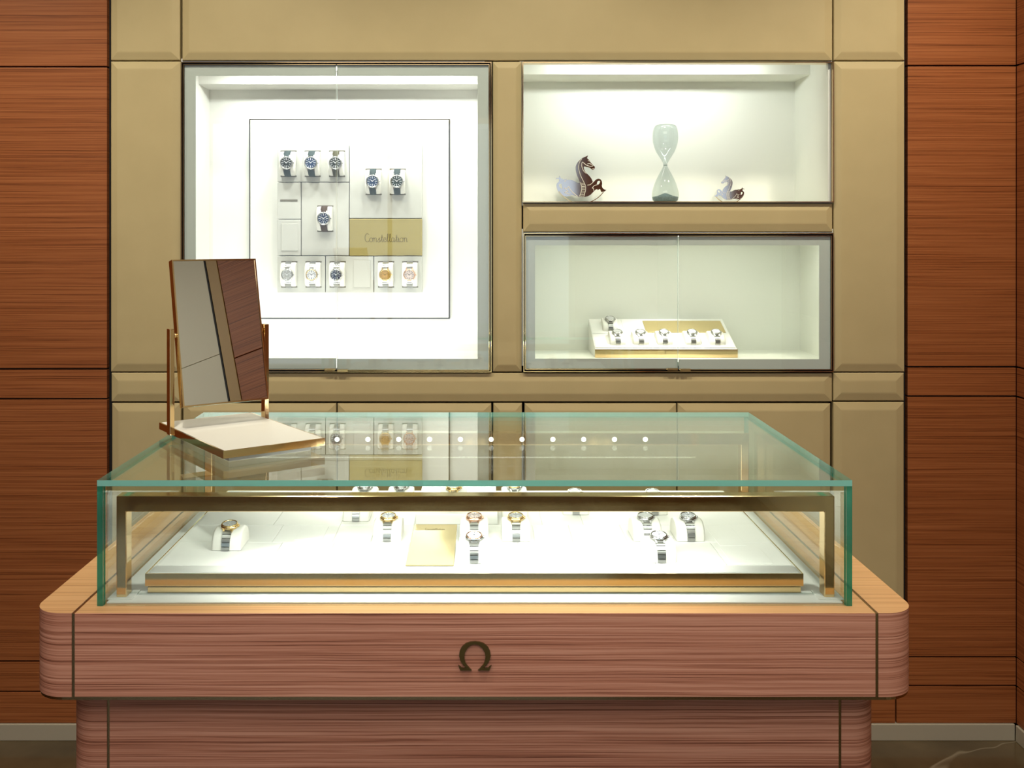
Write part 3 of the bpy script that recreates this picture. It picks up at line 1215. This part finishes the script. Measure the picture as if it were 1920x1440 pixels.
# ------------------------------------------------------------------ niche contents
YH = 3.25
hx = (1247.5 - VX) * YH / F
hz = z0n + .0035
HP = ((0.5, 378), (19, 378), (24, 374), (25.5, 366), (24.8, 358), (23, 351), (20, 342), (17, 335), (12.5, 326), (8, 318), (5, 312.5), (3.2, 308.5), (3.0, 307.5), (3.2, 306.5),
      (5, 302.5), (8, 297.5), (12.2, 291), (17, 283.5), (20.5, 275), (23, 266), (24, 257), (23.6, 248), (22.2, 240), (20, 235), (17, 232.5), (12, 232.2), (0, 233.6))
s = YH / F
hb = hz
ytop = 378
hour = root('hourglass', (hx, YH, hz), 'smoked glass hourglass standing in the middle of the open niche', 'hourglass')
prof = [((r if r > .6 else 0) * s, hb + (378 - y) * s + .001) for r, y in HP]
bm = nb(); lathe(bm, prof, hx, YH, 48)
part('glass_bulbs', bm, 'hour', hour)
bm = nb()
sp = [(0, 377.2), (18.5, 377.2), (23.2, 373.6), (24.4, 368.5), (24, 367.5), (14, 365.5), (6, 361.8), (0, 360.2)]
lathe(bm, [(r * s, hb + (378 - y) * s + .001) for r, y in sp], hx, YH, 40)
part('sand', bm, 'sand', hour)
bm = nb()
tube(bm, [(hx + 3.6 * s * math.cos(q), YH + 3.6 * s * math.sin(q), hb + (378 - 307.5) * s) for q in [i * math.pi / 10 for i in range(20)]], .0014, 6, True)
part('neck_ring', bm, 'hour', hour)

H_OUT = [(997, 180), (975, 225), (965, 250), (1000, 280), (1040, 320), (1060, 360), (1085, 390), (1120, 430), (1160, 460), (1168, 500), (1150, 540), (1110, 548), (1075, 530),
         (1045, 498), (1000, 485), (950, 478), (905, 460), (890, 472), (885, 500), (900, 560), (930, 610), (980, 660), (1040, 720), (1085, 785), (1108, 845), (1115, 868),
         (1150, 850), (1180, 815), (1215, 790), (1260, 778), (1310, 790), (1345, 840), (1355, 900), (1345, 960), (1360, 1010), (1395, 1045), (1430, 1065), (1465, 1065),
         (1440, 1090), (1415, 1110), (1390, 1098), (1370, 1110), (1350, 1130), (1325, 1100), (1310, 1060), (1290, 1040), (1265, 1060), (1245, 1075), (1230, 1045), (1195, 1060),
         (1150, 1095), (1110, 1140), (1060, 1190), (1000, 1225), (930, 1245), (850, 1250), (760, 1245), (690, 1220), (640, 1212), (570, 1200), (510, 1225), (430, 1235), (360, 1220),
         (300, 1190), (240, 1130), (205, 1070), (185, 1000), (180, 940), (195, 895), (235, 860), (250, 830), (245, 790), (215, 780), (180, 790), (155, 790), (190, 760), (240, 755),
         (255, 740), (250, 700), (265, 710), (290, 760), (310, 785), (325, 770), (340, 775), (345, 800), (385, 800), (420, 785), (445, 775), (440, 810), (500, 810), (560, 810),
         (620, 830), (680, 865), (740, 890), (775, 885), (780, 860), (750, 790), (715, 710), (690, 620), (675, 540), (675, 470), (695, 410), (730, 350), (790, 290), (860, 240), (930, 210)]
H_HOLES = [[(240, 940), (260, 915), (310, 908), (320, 960), (330, 1050), (290, 1020), (255, 985)],
           [(1220, 900), (1235, 850), (1270, 830), (1305, 840), (1300, 870), (1280, 915), (1245, 932), (1222, 925)]]
H_LINES = [[(830, 275), (780, 340), (755, 430), (750, 520), (775, 620), (820, 740), (870, 840), (915, 930), (930, 1010), (925, 1090), (905, 1160), (885, 1238)],
           [(960, 640), (930, 630), (875, 570), (840, 490), (830, 420), (845, 355), (905, 395), (950, 430), (1020, 455), (1075, 462), (1120, 448)],
           [(790, 875), (825, 960), (830, 1040), (815, 1120), (790, 1190), (768, 1236)],
           [(975, 945), (1040, 935), (1090, 900), (1130, 862)], [(1225, 935), (1150, 960), (1098, 1022), (1130, 1025), (1135, 1090)],
           [(500, 980), (540, 1060), (600, 1130), (680, 1200), (735, 1238)], [(380, 1020), (450, 1030), (495, 980)], [(420, 1060), (480, 1105), (390, 1130), (540, 1190)],
           [(380, 850), (410, 835), (430, 800)], [(985, 320), (1020, 318), (1045, 345)], [(975, 400), (1030, 392), (1090, 425)], [(1105, 520), (1130, 530), (1145, 515)]]
for i in range(9):
    t = i / 8
    H_LINES.append([(800 + 28 * math.sin(t * 2.6) - 30 * t * t, 895 + 330 * t), (905 + 22 * math.sin(t * 2.6) - 40 * t * t, 895 + 330 * t)])


def horse(cx, Yp, sc, flip, yaw, label):
    u = sc * Yp / F / 13.72
    zb = z0n + .0035
    rot = Matrix.Rotation(yaw, 3, 'Z')
    h = root('horse_figure', (cx, Yp, zb), label, 'figurine', None, rot)
    f = -1 if flip else 1
    mp = lambda p: (f * (p[0] - 820) * u, (1424 - p[1]) * u + .0012)
    bm = nb()
    prism(bm, [mp(p) for p in H_OUT], 'y', -.004, .004, [[mp(p) for p in q] for q in H_HOLES], 0, 1)
    part('horse_plate', bm, ['plate', 'plate_edge'], h, True)
    bm = nb()
    for ln in H_LINES:
        q = [mp(p) for p in ln]
        line = smooth_line([(a, -.0042, b) for a, b in q], 4) if len(q) > 2 else [Vector((a, -.0042, b)) for a, b in q]
        tube(bm, line, .0011 * sc if len(q) > 2 else .0009 * sc, 5)
    part('etched_lines', bm, 'etch', h, True)
    bm = nb()
    arc = []
    for i in range(33):
        t = R(-56 + 112 * i / 32)
        arc.append((700 * math.sin(t) * u, 0, (700 - 700 * math.cos(t)) * u + .0016))
    for A, B in zip(arc, arc[1:]):
        pass
    prism(bm, [(p[0], p[2]) for p in arc] + [(p[0] * .985, p[2] + .0022) for p in reversed(arc)], 'y', -.009, .009)
    part('rocker', bm, 'brass', h, True)
    return h


horse((1030 + 820 / 13.72 - VX) * 3.385 / F, 3.385, 1.0, False, R(-0.5), 'larger polished horse figure with curled tail on a gold rocker in the open niche')
horse((1367 - VX) * 3.385 / F, 3.385, .585, True, R(-6.9), 'smaller polished horse figure with curled tail on a gold rocker in the open niche')

# ------------------------------------------------------------------ display counter
ZB, ZT = 0.954, 1.157
CY0, CY1 = 1.602, 2.30
CX0, CX1 = (76.5 - VX) * 1.648 / F, (1702 - VX) * 1.648 / F
ZA = EYE - (1307 - VY) * CY0 / F
SEL, SER = (137 - VX) * CY0 / F, (1644.5 - VX) * CY0 / F
CR = .052
cnt = root('display_counter', ((CX0 + CX1) / 2, (CY0 + CY1) / 2, 0), 'large wooden counter with rounded ends and a glass display case on top', 'display counter')


def end_outline(xe, xs, y0, y1, r, n=10):
    """plan outline of an end cap: xe outer edge, xs seam"""
    sg = 1 if xe < xs else -1
    pts = [(xs, y0)]
    for i in range(n + 1):
        t = R(90) * i / n
        pts.append((xe + sg * (r - r * math.sin(t)), y0 + r - r * math.cos(t)))
    for i in range(n + 1):
        t = R(90) * i / n
        pts.append((xe + sg * (r - r * math.cos(t)), y1 - r + r * math.sin(t)))
    pts.append((xs, y1))
    return pts


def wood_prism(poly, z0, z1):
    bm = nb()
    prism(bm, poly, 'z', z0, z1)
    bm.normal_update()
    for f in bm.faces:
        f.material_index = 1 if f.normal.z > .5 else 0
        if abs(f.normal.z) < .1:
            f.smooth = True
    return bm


g = .0022
for xe, xs in ((CX0, SEL - g), (CX1, SER + g)):
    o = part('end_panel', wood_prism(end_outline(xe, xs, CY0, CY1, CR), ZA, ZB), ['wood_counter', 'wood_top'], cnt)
bm = nb(); box(bm, SEL + g, SER - g, CY0, CY1, ZA, ZB, 0, .0008)
bm.normal_update()
for f in bm.faces:
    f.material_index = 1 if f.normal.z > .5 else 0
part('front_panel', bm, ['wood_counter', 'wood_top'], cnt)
for xs in (SEL, SER):
    bm = nb(); box(bm, xs - g, xs + g, CY0 + .001, CY1 - .001, ZA, ZB - .0008)
    part('seam_strip', bm, 'brass_dark', cnt)
full = end_outline(CX0 + .001, (CX0 + CX1) / 2, CY0 + .001, CY1 - .001, CR)
full2 = end_outline(CX1 - .001, (CX0 + CX1) / 2, CY0 + .001, CY1 - .001, CR)
bm = nb(); prism(bm, full[1:-1] + list(reversed(full2[1:-1])), 'z', ZA - .005, ZA)
part('bottom_edge', bm, 'brass_dark', cnt)
PY0, PY1 = 1.645, 2.258
PX0, PX1 = (145 - VX) * 1.685 / F, (1632 - VX) * 1.685 / F
PSL, PSR = (203 - VX) * PY0 / F, (1575 - VX) * PY0 / F
for xe, xs in ((PX0, PSL - g), (PX1, PSR + g)):
    part('plinth_end', wood_prism(end_outline(xe, xs, PY0, PY1, .044), 0.0, ZA - .005), ['wood_counter', 'wood_top'], cnt)
bm = nb(); box(bm, PSL + g, PSR - g, PY0, PY1, 0, ZA - .005)
part('plinth_front', bm, 'wood_counter', cnt)
for xs in (PSL, PSR):
    bm = nb(); box(bm, xs - g, xs + g, PY0 + .001, PY1 - .001, 0, ZA - .005)
    part('seam_strip', bm, 'brass_dark', cnt)

# emblem on the front
half = [(672, 985), (690, 993), (720, 1020), (768, 1030), (797, 1024), (745, 972), (703, 905), (685, 832), (694, 762), (728, 692), (790, 638), (860, 612), (935, 605)]
inner = [(935, 648), (872, 664), (815, 712), (778, 780), (766, 842), (775, 910), (800, 970), (842, 1018), (885, 1063), (705, 1065)]
full_l = half[:-1]
mir = lambda P: [(2 * 935 - p[0], p[1]) for p in P]
om = half + list(reversed(mir(full_l)))            # left foot -> top -> right foot
om += list(reversed(mir(inner[1:])))[0:0]
ring = om + mir(list(reversed(inner[1:]))) + inner
bm = nb()
prism(bm, [((780 + p[0] / 8.473 - VX) * CY0 / F, EYE - (1130 + p[1] / 8.473 - VY) * CY0 / F) for p in ring], 'y', CY0 - .0035, CY0 + .001)
part('emblem', bm, 'emblem', cnt, label='dark bronze horseshoe-shaped letter emblem on the counter front')

# glass case
GX0, GX1 = (182 - VX) * 1.632 / F, (1598 - VX) * 1.632 / F
GY0, GY1 = 1.632, 2.262
T = .0095


def slab(name, x0, x1, y0, y1, z0, z1, thin, par):
    bm = nb()
    box(bm, x0, x1, y0, y1, z0, z1)
    bm.normal_update()
    for f in bm.faces:
        f.material_index = 0 if abs(f.normal[thin]) > .5 or (f.normal.z < -.5) else 1
    return part(name, bm, ['glass_case', 'glass_edge_lit' if thin == 2 else 'glass_edge'], par)


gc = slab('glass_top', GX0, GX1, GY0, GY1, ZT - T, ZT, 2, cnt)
slab('glass_side', GX0, GX0 + T, GY0, GY1, ZB + .0005, ZT - T - .0003, 0, cnt)
slab('glass_side', GX1 - T, GX1, GY0, GY1, ZB + .0005, ZT - T - .0003, 0, cnt)
slab('glass_front', GX0 + T + .0004, GX1 - T - .0004, GY0 + .0004, GY0 + T, ZB + .0005, ZT - T - .0003, 1, cnt)
slab('glass_back', GX0 + T + .0004, GX1 - T - .0004, GY1 - T, GY1 - .0004, ZB + .0005, ZT - T - .0003, 1, cnt)
bm = nb(); box(bm, GX0 + T + .002, GX1 - T - .002, GY0 + T + .001, GY1 - T - .001, ZB + .0004, ZB + .003, 0, .0006)
part('deck', bm, 'leatherette', cnt, label='white display deck inside the glass case')

RX0, RX1 = (218 - VX) * 1.66 / F, (1565 - VX) * 1.66 / F
RZ0, RZ1 = 1.0985, 1.1245
for (ry0, ry1, back) in ((1.660, 1.686, False), (2.190, 2.216, True)):
    bm = nb()
    lw = .0165
    prism(bm, [(RX0, ZB + .004), (RX0 + lw, ZB + .004), (RX0 + lw, RZ0), (RX1 - lw, RZ0), (RX1 - lw, ZB + .004), (RX1, ZB + .004), (RX1, RZ1), (RX0, RZ1)], 'y', ry0, ry1)
    bmesh.ops.bevel(bm, geom=[e for e in bm.edges if len(e.link_faces) == 2 and e.calc_face_angle(0) > 1.0], offset=.0012, segments=1, affect='EDGES')
    rail = part('light_rail', bm, 'brass', cnt, label='polished brass rail on two legs along the ' + ('back' if back else 'front') + ' of the glass case')
    for xe in (RX0, RX1 - lw):
        bm = nb(); box(bm, xe - .012, xe + lw + .012, ry0 - .008, ry1 + .008, ZB + .003, ZB + .005, 0, .0004)
        part('foot_plate', bm, 'white', rail)
    xs = [(632 + 57.8 * i - VX) * 2.19 / F for i in range(0, 11)]
    for i, x in enumerate(xs):
        if not (RX0 + .05 < x < RX1 - .05):
            continue
        bm = nb()
        lathe(bm, ((.0045, 0), (.0055, .001), (.0045, .003)), seg=12)
        tl = R(150) if back else R(-150 + 300)
        yy = ry0 + .001 if back else ry1 - .001
        rm = Matrix.Translation((x, yy, RZ0 + (.0125 if back else -.0002))) @ Matrix.Rotation(R(90) if back else R(-135), 4, 'X')
        bm.transform(rm)
        part('lamp', bm, 'led', rail)
area('front_rail_light', (-.01, 1.690, RZ0 - .006), (.78, .012), 2.3, (1.0, 0.99, 0.95), (R(32), 0, 0))
area('rear_rail_light', (-.01, 2.184, RZ0 - .006), (.95, .012), 1.5, (1.0, 0.97, 0.90), (R(-25), 0, 0))

# ------------------------------------------------------------------ tray inside the counter
KY0, KY1 = 1.681, 2.232
KX0, KX1 = (272 - VX) * KY0 / F, (1506.5 - VX) * KY0 / F
KZ0, KZ1 = ZB + .0034, EYE - (1075 - VY) * KY0 / F
big = root('watch_tray', ((KX0 + KX1) / 2, (KY0 + KY1) / 2, KZ0), 'long white watch tray with brass edges inside the glass counter case', 'watch tray')
bm = nb(); box(bm, KX0 + .002, KX1 - .002, KY0 + .002, KY1 - .002, KZ0 + .012, KZ1 - .0012)
part('tray_body', bm, 'leatherette', big)
bm = nb(); rect_ring_y = None
for q in ((KX0, KX1, KY0, KY0 + .002), (KX0, KX1, KY1 - .002, KY1), (KX0, KX0 + .002, KY0 + .002, KY1 - .002), (KX1 - .002, KX1, KY0 + .002, KY1 - .002)):
    box(bm, q[0], q[1], q[2], q[3], KZ0 + .012, KZ1 - .0006)
part('brass_edge', bm, 'brass', big, label='polished brass edging')
bm = nb(); box(bm, KX0 + .003, KX1 - .003, KY0 + .003, KY1 - .01, KZ0, KZ0 + .0100, 0, .001)
part('base_plate', bm, 'brass', big, label='thin brass plate under the tray')
bm = nb(); box(bm, KX0 + .010, KX1 - .010, KY0 + .010, KY1 - .02, KZ0 + .0100, KZ0 + .012)
part('riser', bm, 'brass_dark', big)
# panels on the tray, separated by fine joints
rows = [(KY0 + .006, 1.722, [-.549, .531]),
        (1.7225, 1.852, [-.549, -.36, -.265, -.20, -.128, -.045, .0, .068, .155, .255, .30, .42, .531]),
        (1.8525, 1.962, [-.549, -.38, -.27, -.20, -.126, -.04, .0, .10, .17, .27, .38, .531]),
        (1.9625, 2.095, [-.549, -.40, -.27, -.20, -.127, .036, .12, .20, .32, .42, .531]),
        (2.0955, 2.226, [-.549, -.40, -.27, -.127, .036, .12, .20, .32, .42, .531])]
rng = random.Random(3)
for (ya, yb, xs) in rows:
    for xa, xb in zip(xs, xs[1:]):
        bm = nb(); box(bm, xa + .0006, xb - .0006, ya, yb - .0006, KZ1 - .002, KZ1 + .0002 + rng.choice((0, .0003)), 0, .0008)
        part('panel', bm, 'leatherette', big)
for (px0, py0, px1, py1) in ((552, 988.5, 604, 1013), (1100, 990, 1152, 1013), (1372, 1028, 1450, 1057), (1350, 987, 1400, 1024)):
    A_ = (EYE - KZ1) * F / (py1 - VY)
    B_ = (EYE - KZ1) * F / (py0 - VY)
    xa, xb = (px0 - VX) * A_ / F, (px1 - VX) * A_ / F
    bm = nb(); box(bm, xa, xb, A_, B_, KZ1 - .001, KZ1 + .0012, 0, .0006)
    part('slot_cover', bm, 'leatherette', big)
KT = KZ1 + .0004
# raised block and plaque
bm = nb()
box(bm, (779.5 - VX) * 1.963 / F, (933 - VX) * 1.963 / F, 1.964, 2.216, KT + .0004, KT + .0205, 0, .0012)
single('riser_block', bm, 'leatherette', 'low white block at the middle back of the counter tray', 'display block')
yq0, yq1 = (EYE - KT) * F / (1062 - VY), (EYE - KT) * F / (985.5 - VY)
qx0, qx1 = (760 - VX) * yq0 / F, (851 - VX) * yq0 / F
pq = root('plaque', ((qx0 + qx1) / 2, (yq0 + yq1) / 2, KT), 'pale gold plaque lying on the counter tray', 'plaque')
bm = nb(); box(bm, qx0, qx1, yq0, yq1, KT + .0004, KT + .0026, 0, .0008)
part('plate', bm, 'gold_plate_flat', pq)
bm = nb()
for s_ in script_text('Constellation', (qx1 - qx0) * .46, .011):
    line = smooth_line([((qx0 + qx1) / 2 - (qx1 - qx0) * .23 + p[0], yq1 - .038 + p[1], KT + .0026) for p in s_], 4)
    tube(bm, line, .0003, 4)
part('lettering', bm, 'engrave', pq)

FLAT = basis(Vector((1, 0, 0)), Vector((0, 1, 0)), Vector((0, 0, 1)))
ca3, cb3 = .036, .033
cw = []


def cspot(px, py, z=None):
    z = KT if z is None else z
    Y = (EYE - z) * F / (py - VY)
    return Vector(((px - VX) * Y / F, Y + ca3, z + .0006))


GWC, GCC = 'watches in the glass counter', 'cushions in the glass counter'
BLK = KT + .0209
for (loc, desc, kw) in (
    (cspot(423, 1033), 'gold-bezel watch alone at one end of the counter tray', dict(bezel='gold', case='gold', dial='dial_silver')),
    (cspot(725.5, 1016), 'gold-bezel watch beside the pale plaque on the counter tray', dict(bezel='gold', case='gold', dial='dial_white', marks='marker_dark')),
    (cspot(889, 1016), 'rose-bezel watch just behind another on the counter tray', dict(bezel='rose', case='rose', dial='dial_blush', marks='marker_dark')),
    (cspot(889, 1057), 'steel and rose watch nearest the front, beside the pale plaque', dict(bezel='rose', dial='dial_white', marks='marker_dark')),
    (cspot(968, 1016), 'yellow gold watch on steel bracelet in the counter middle row', dict(bezel='gold', case='gold', dial='dial_silver', marks='marker_dark')),
    (cspot(1215, 1015.5), 'steel watch just behind another at the far end of the tray', dict(dial='dial_silver')),
    (cspot(1296, 1015.5), 'steel white-dial watch last in the counter middle row', dict(dial='dial_white', marks='marker_dark')),
    (cspot(1241, 1056), 'steel watch nearest the front at the far end of the tray', dict(dial='dial_white', marks='marker_dark')),
    (cspot(667, 978), 'steel watch half hidden behind the front rail, before the back row', dict(dial='dial_silver')),
    (cspot(966, 976.5), 'white-dial watch half hidden behind the front rail beside the block', dict(dial='dial_white', bezel='gold')),
    (cspot(1080, 965.5), 'watch hidden by the rail, first beyond the block', dict(dial='dial_silver')),
    (cspot(1228, 966), 'watch hidden by the rail above the far end pair', dict(dial='dial_silver')),
    (Vector((-.24, 2.118, KT + .0006)), 'pale watch in the counter tray back row, farther from the block', dict(dial='dial_white', bezel='steel')),
    (Vector((-.165, 2.122, KT + .0006)), 'pale watch in the counter tray back row, next to the block', dict(dial='dial_white', bezel='steel')),
    (Vector((-.053, 2.03, BLK)), 'yellow gold watch on the raised white block', dict(dial='dial_white', bezel='gold', case='gold')),
    (Vector((.071, 2.118, KT + .0006)), 'gold-bezel watch in the back row past the raised block', dict(dial='dial_white', bezel='gold')),
):
    cushion(loc, FLAT, desc, GCC, .052, ca3, cb3)
    watch(loc, FLAT, .031, desc, GWC, a=ca3, b=cb3, tilt=R(9), **kw)

# ------------------------------------------------------------------ table mirror
MR = Matrix.Rotation(R(36), 3, 'Z')
mr = root('table_mirror', (-.4598, 1.931, ZT + .0003), 'rectangular brass table mirror on a white base, standing on the glass counter', 'mirror', None, MR)
bw, bl = .194, .332
bm = nb(); box(bm, -bw / 2 + .018, bw / 2 - .018, -bl / 2 + .02, bl / 2 - .02, 0, .0105, 0, .001)
part('foot', bm, 'white', mr, True)
bm = nb()
box(bm, -bw / 2, -bw / 2 + .003, -bl / 2, bl / 2, .0105, .0237)
box(bm, bw / 2 - .003, bw / 2, -bl / 2, bl / 2, .0105, .0237)
box(bm, -bw / 2 + .003, bw / 2 - .003, -bl / 2, -bl / 2 + .003, .0105, .0237)
box(bm, -bw / 2 + .003, bw / 2 - .003, bl / 2 - .003, bl / 2, .0105, .0237)
box(bm, -bw / 2 + .003, bw / 2 - .003, -bl / 2 + .003, bl / 2 - .003, .0105, .013)
part('base_edge', bm, 'brass', mr, True, label='polished brass base edging')
bm = nb(); box(bm, -bw / 2 + .0032, bw / 2 - .0032, -bl / 2 + .0032, bl / 2 - .0032, .013, .0242, 0, .001)
part('base_pad', bm, 'pad_cream', mr, True, label='white base pad')
pv = .098
pz = 1.362 - ZT
for sgn in (-1, 1):
    bm = nb(); box(bm, sgn * .0975 - .0045, sgn * .0975 + .0045, pv - .009, pv + .009, .0105 if sgn < 0 else .0105, pz + .009, 0, .0006)
    part('post', bm, 'brass', mr, True)
    bm = nb(); lathe(bm, ((.005, 0), (.005, .009)), seg=16)
    bm.transform(Matrix.Translation((sgn * .084 if sgn > 0 else -.093, pv, pz - .004)) @ Matrix.Rotation(R(90), 4, 'Y'))
    part('pivot', bm, 'brass', mr, True)
TL = Matrix.Translation((0, pv, pz)) @ Matrix.Rotation(R(-12.9), 4, 'X')
mw, mh, mt = .0872, .1435, .018
bm = nb()
fw = .0028
box(bm, -mw, -mw + fw, -mt / 2, mt / 2, -mh, mh)
box(bm, mw - fw, mw, -mt / 2, mt / 2, -mh, mh)
box(bm, -mw + fw, mw - fw, -mt / 2, mt / 2, -mh, -mh + fw)
box(bm, -mw + fw, mw - fw, -mt / 2, mt / 2, mh - fw, mh)
box(bm, -mw + fw, mw - fw, mt / 2 - .003, mt / 2, -mh + fw, mh - fw)
bm.transform(TL)
mf = part('mirror_frame', bm, 'brass', mr, True)
bm = nb(); box(bm, -mw + fw + .0002, mw - fw - .0002, -mt / 2 + .0012, mt / 2 - .0032, -mh + fw + .0002, mh - fw - .0002)
bm.transform(TL)
part('mirror_glass', bm, 'mirror', mf, True)
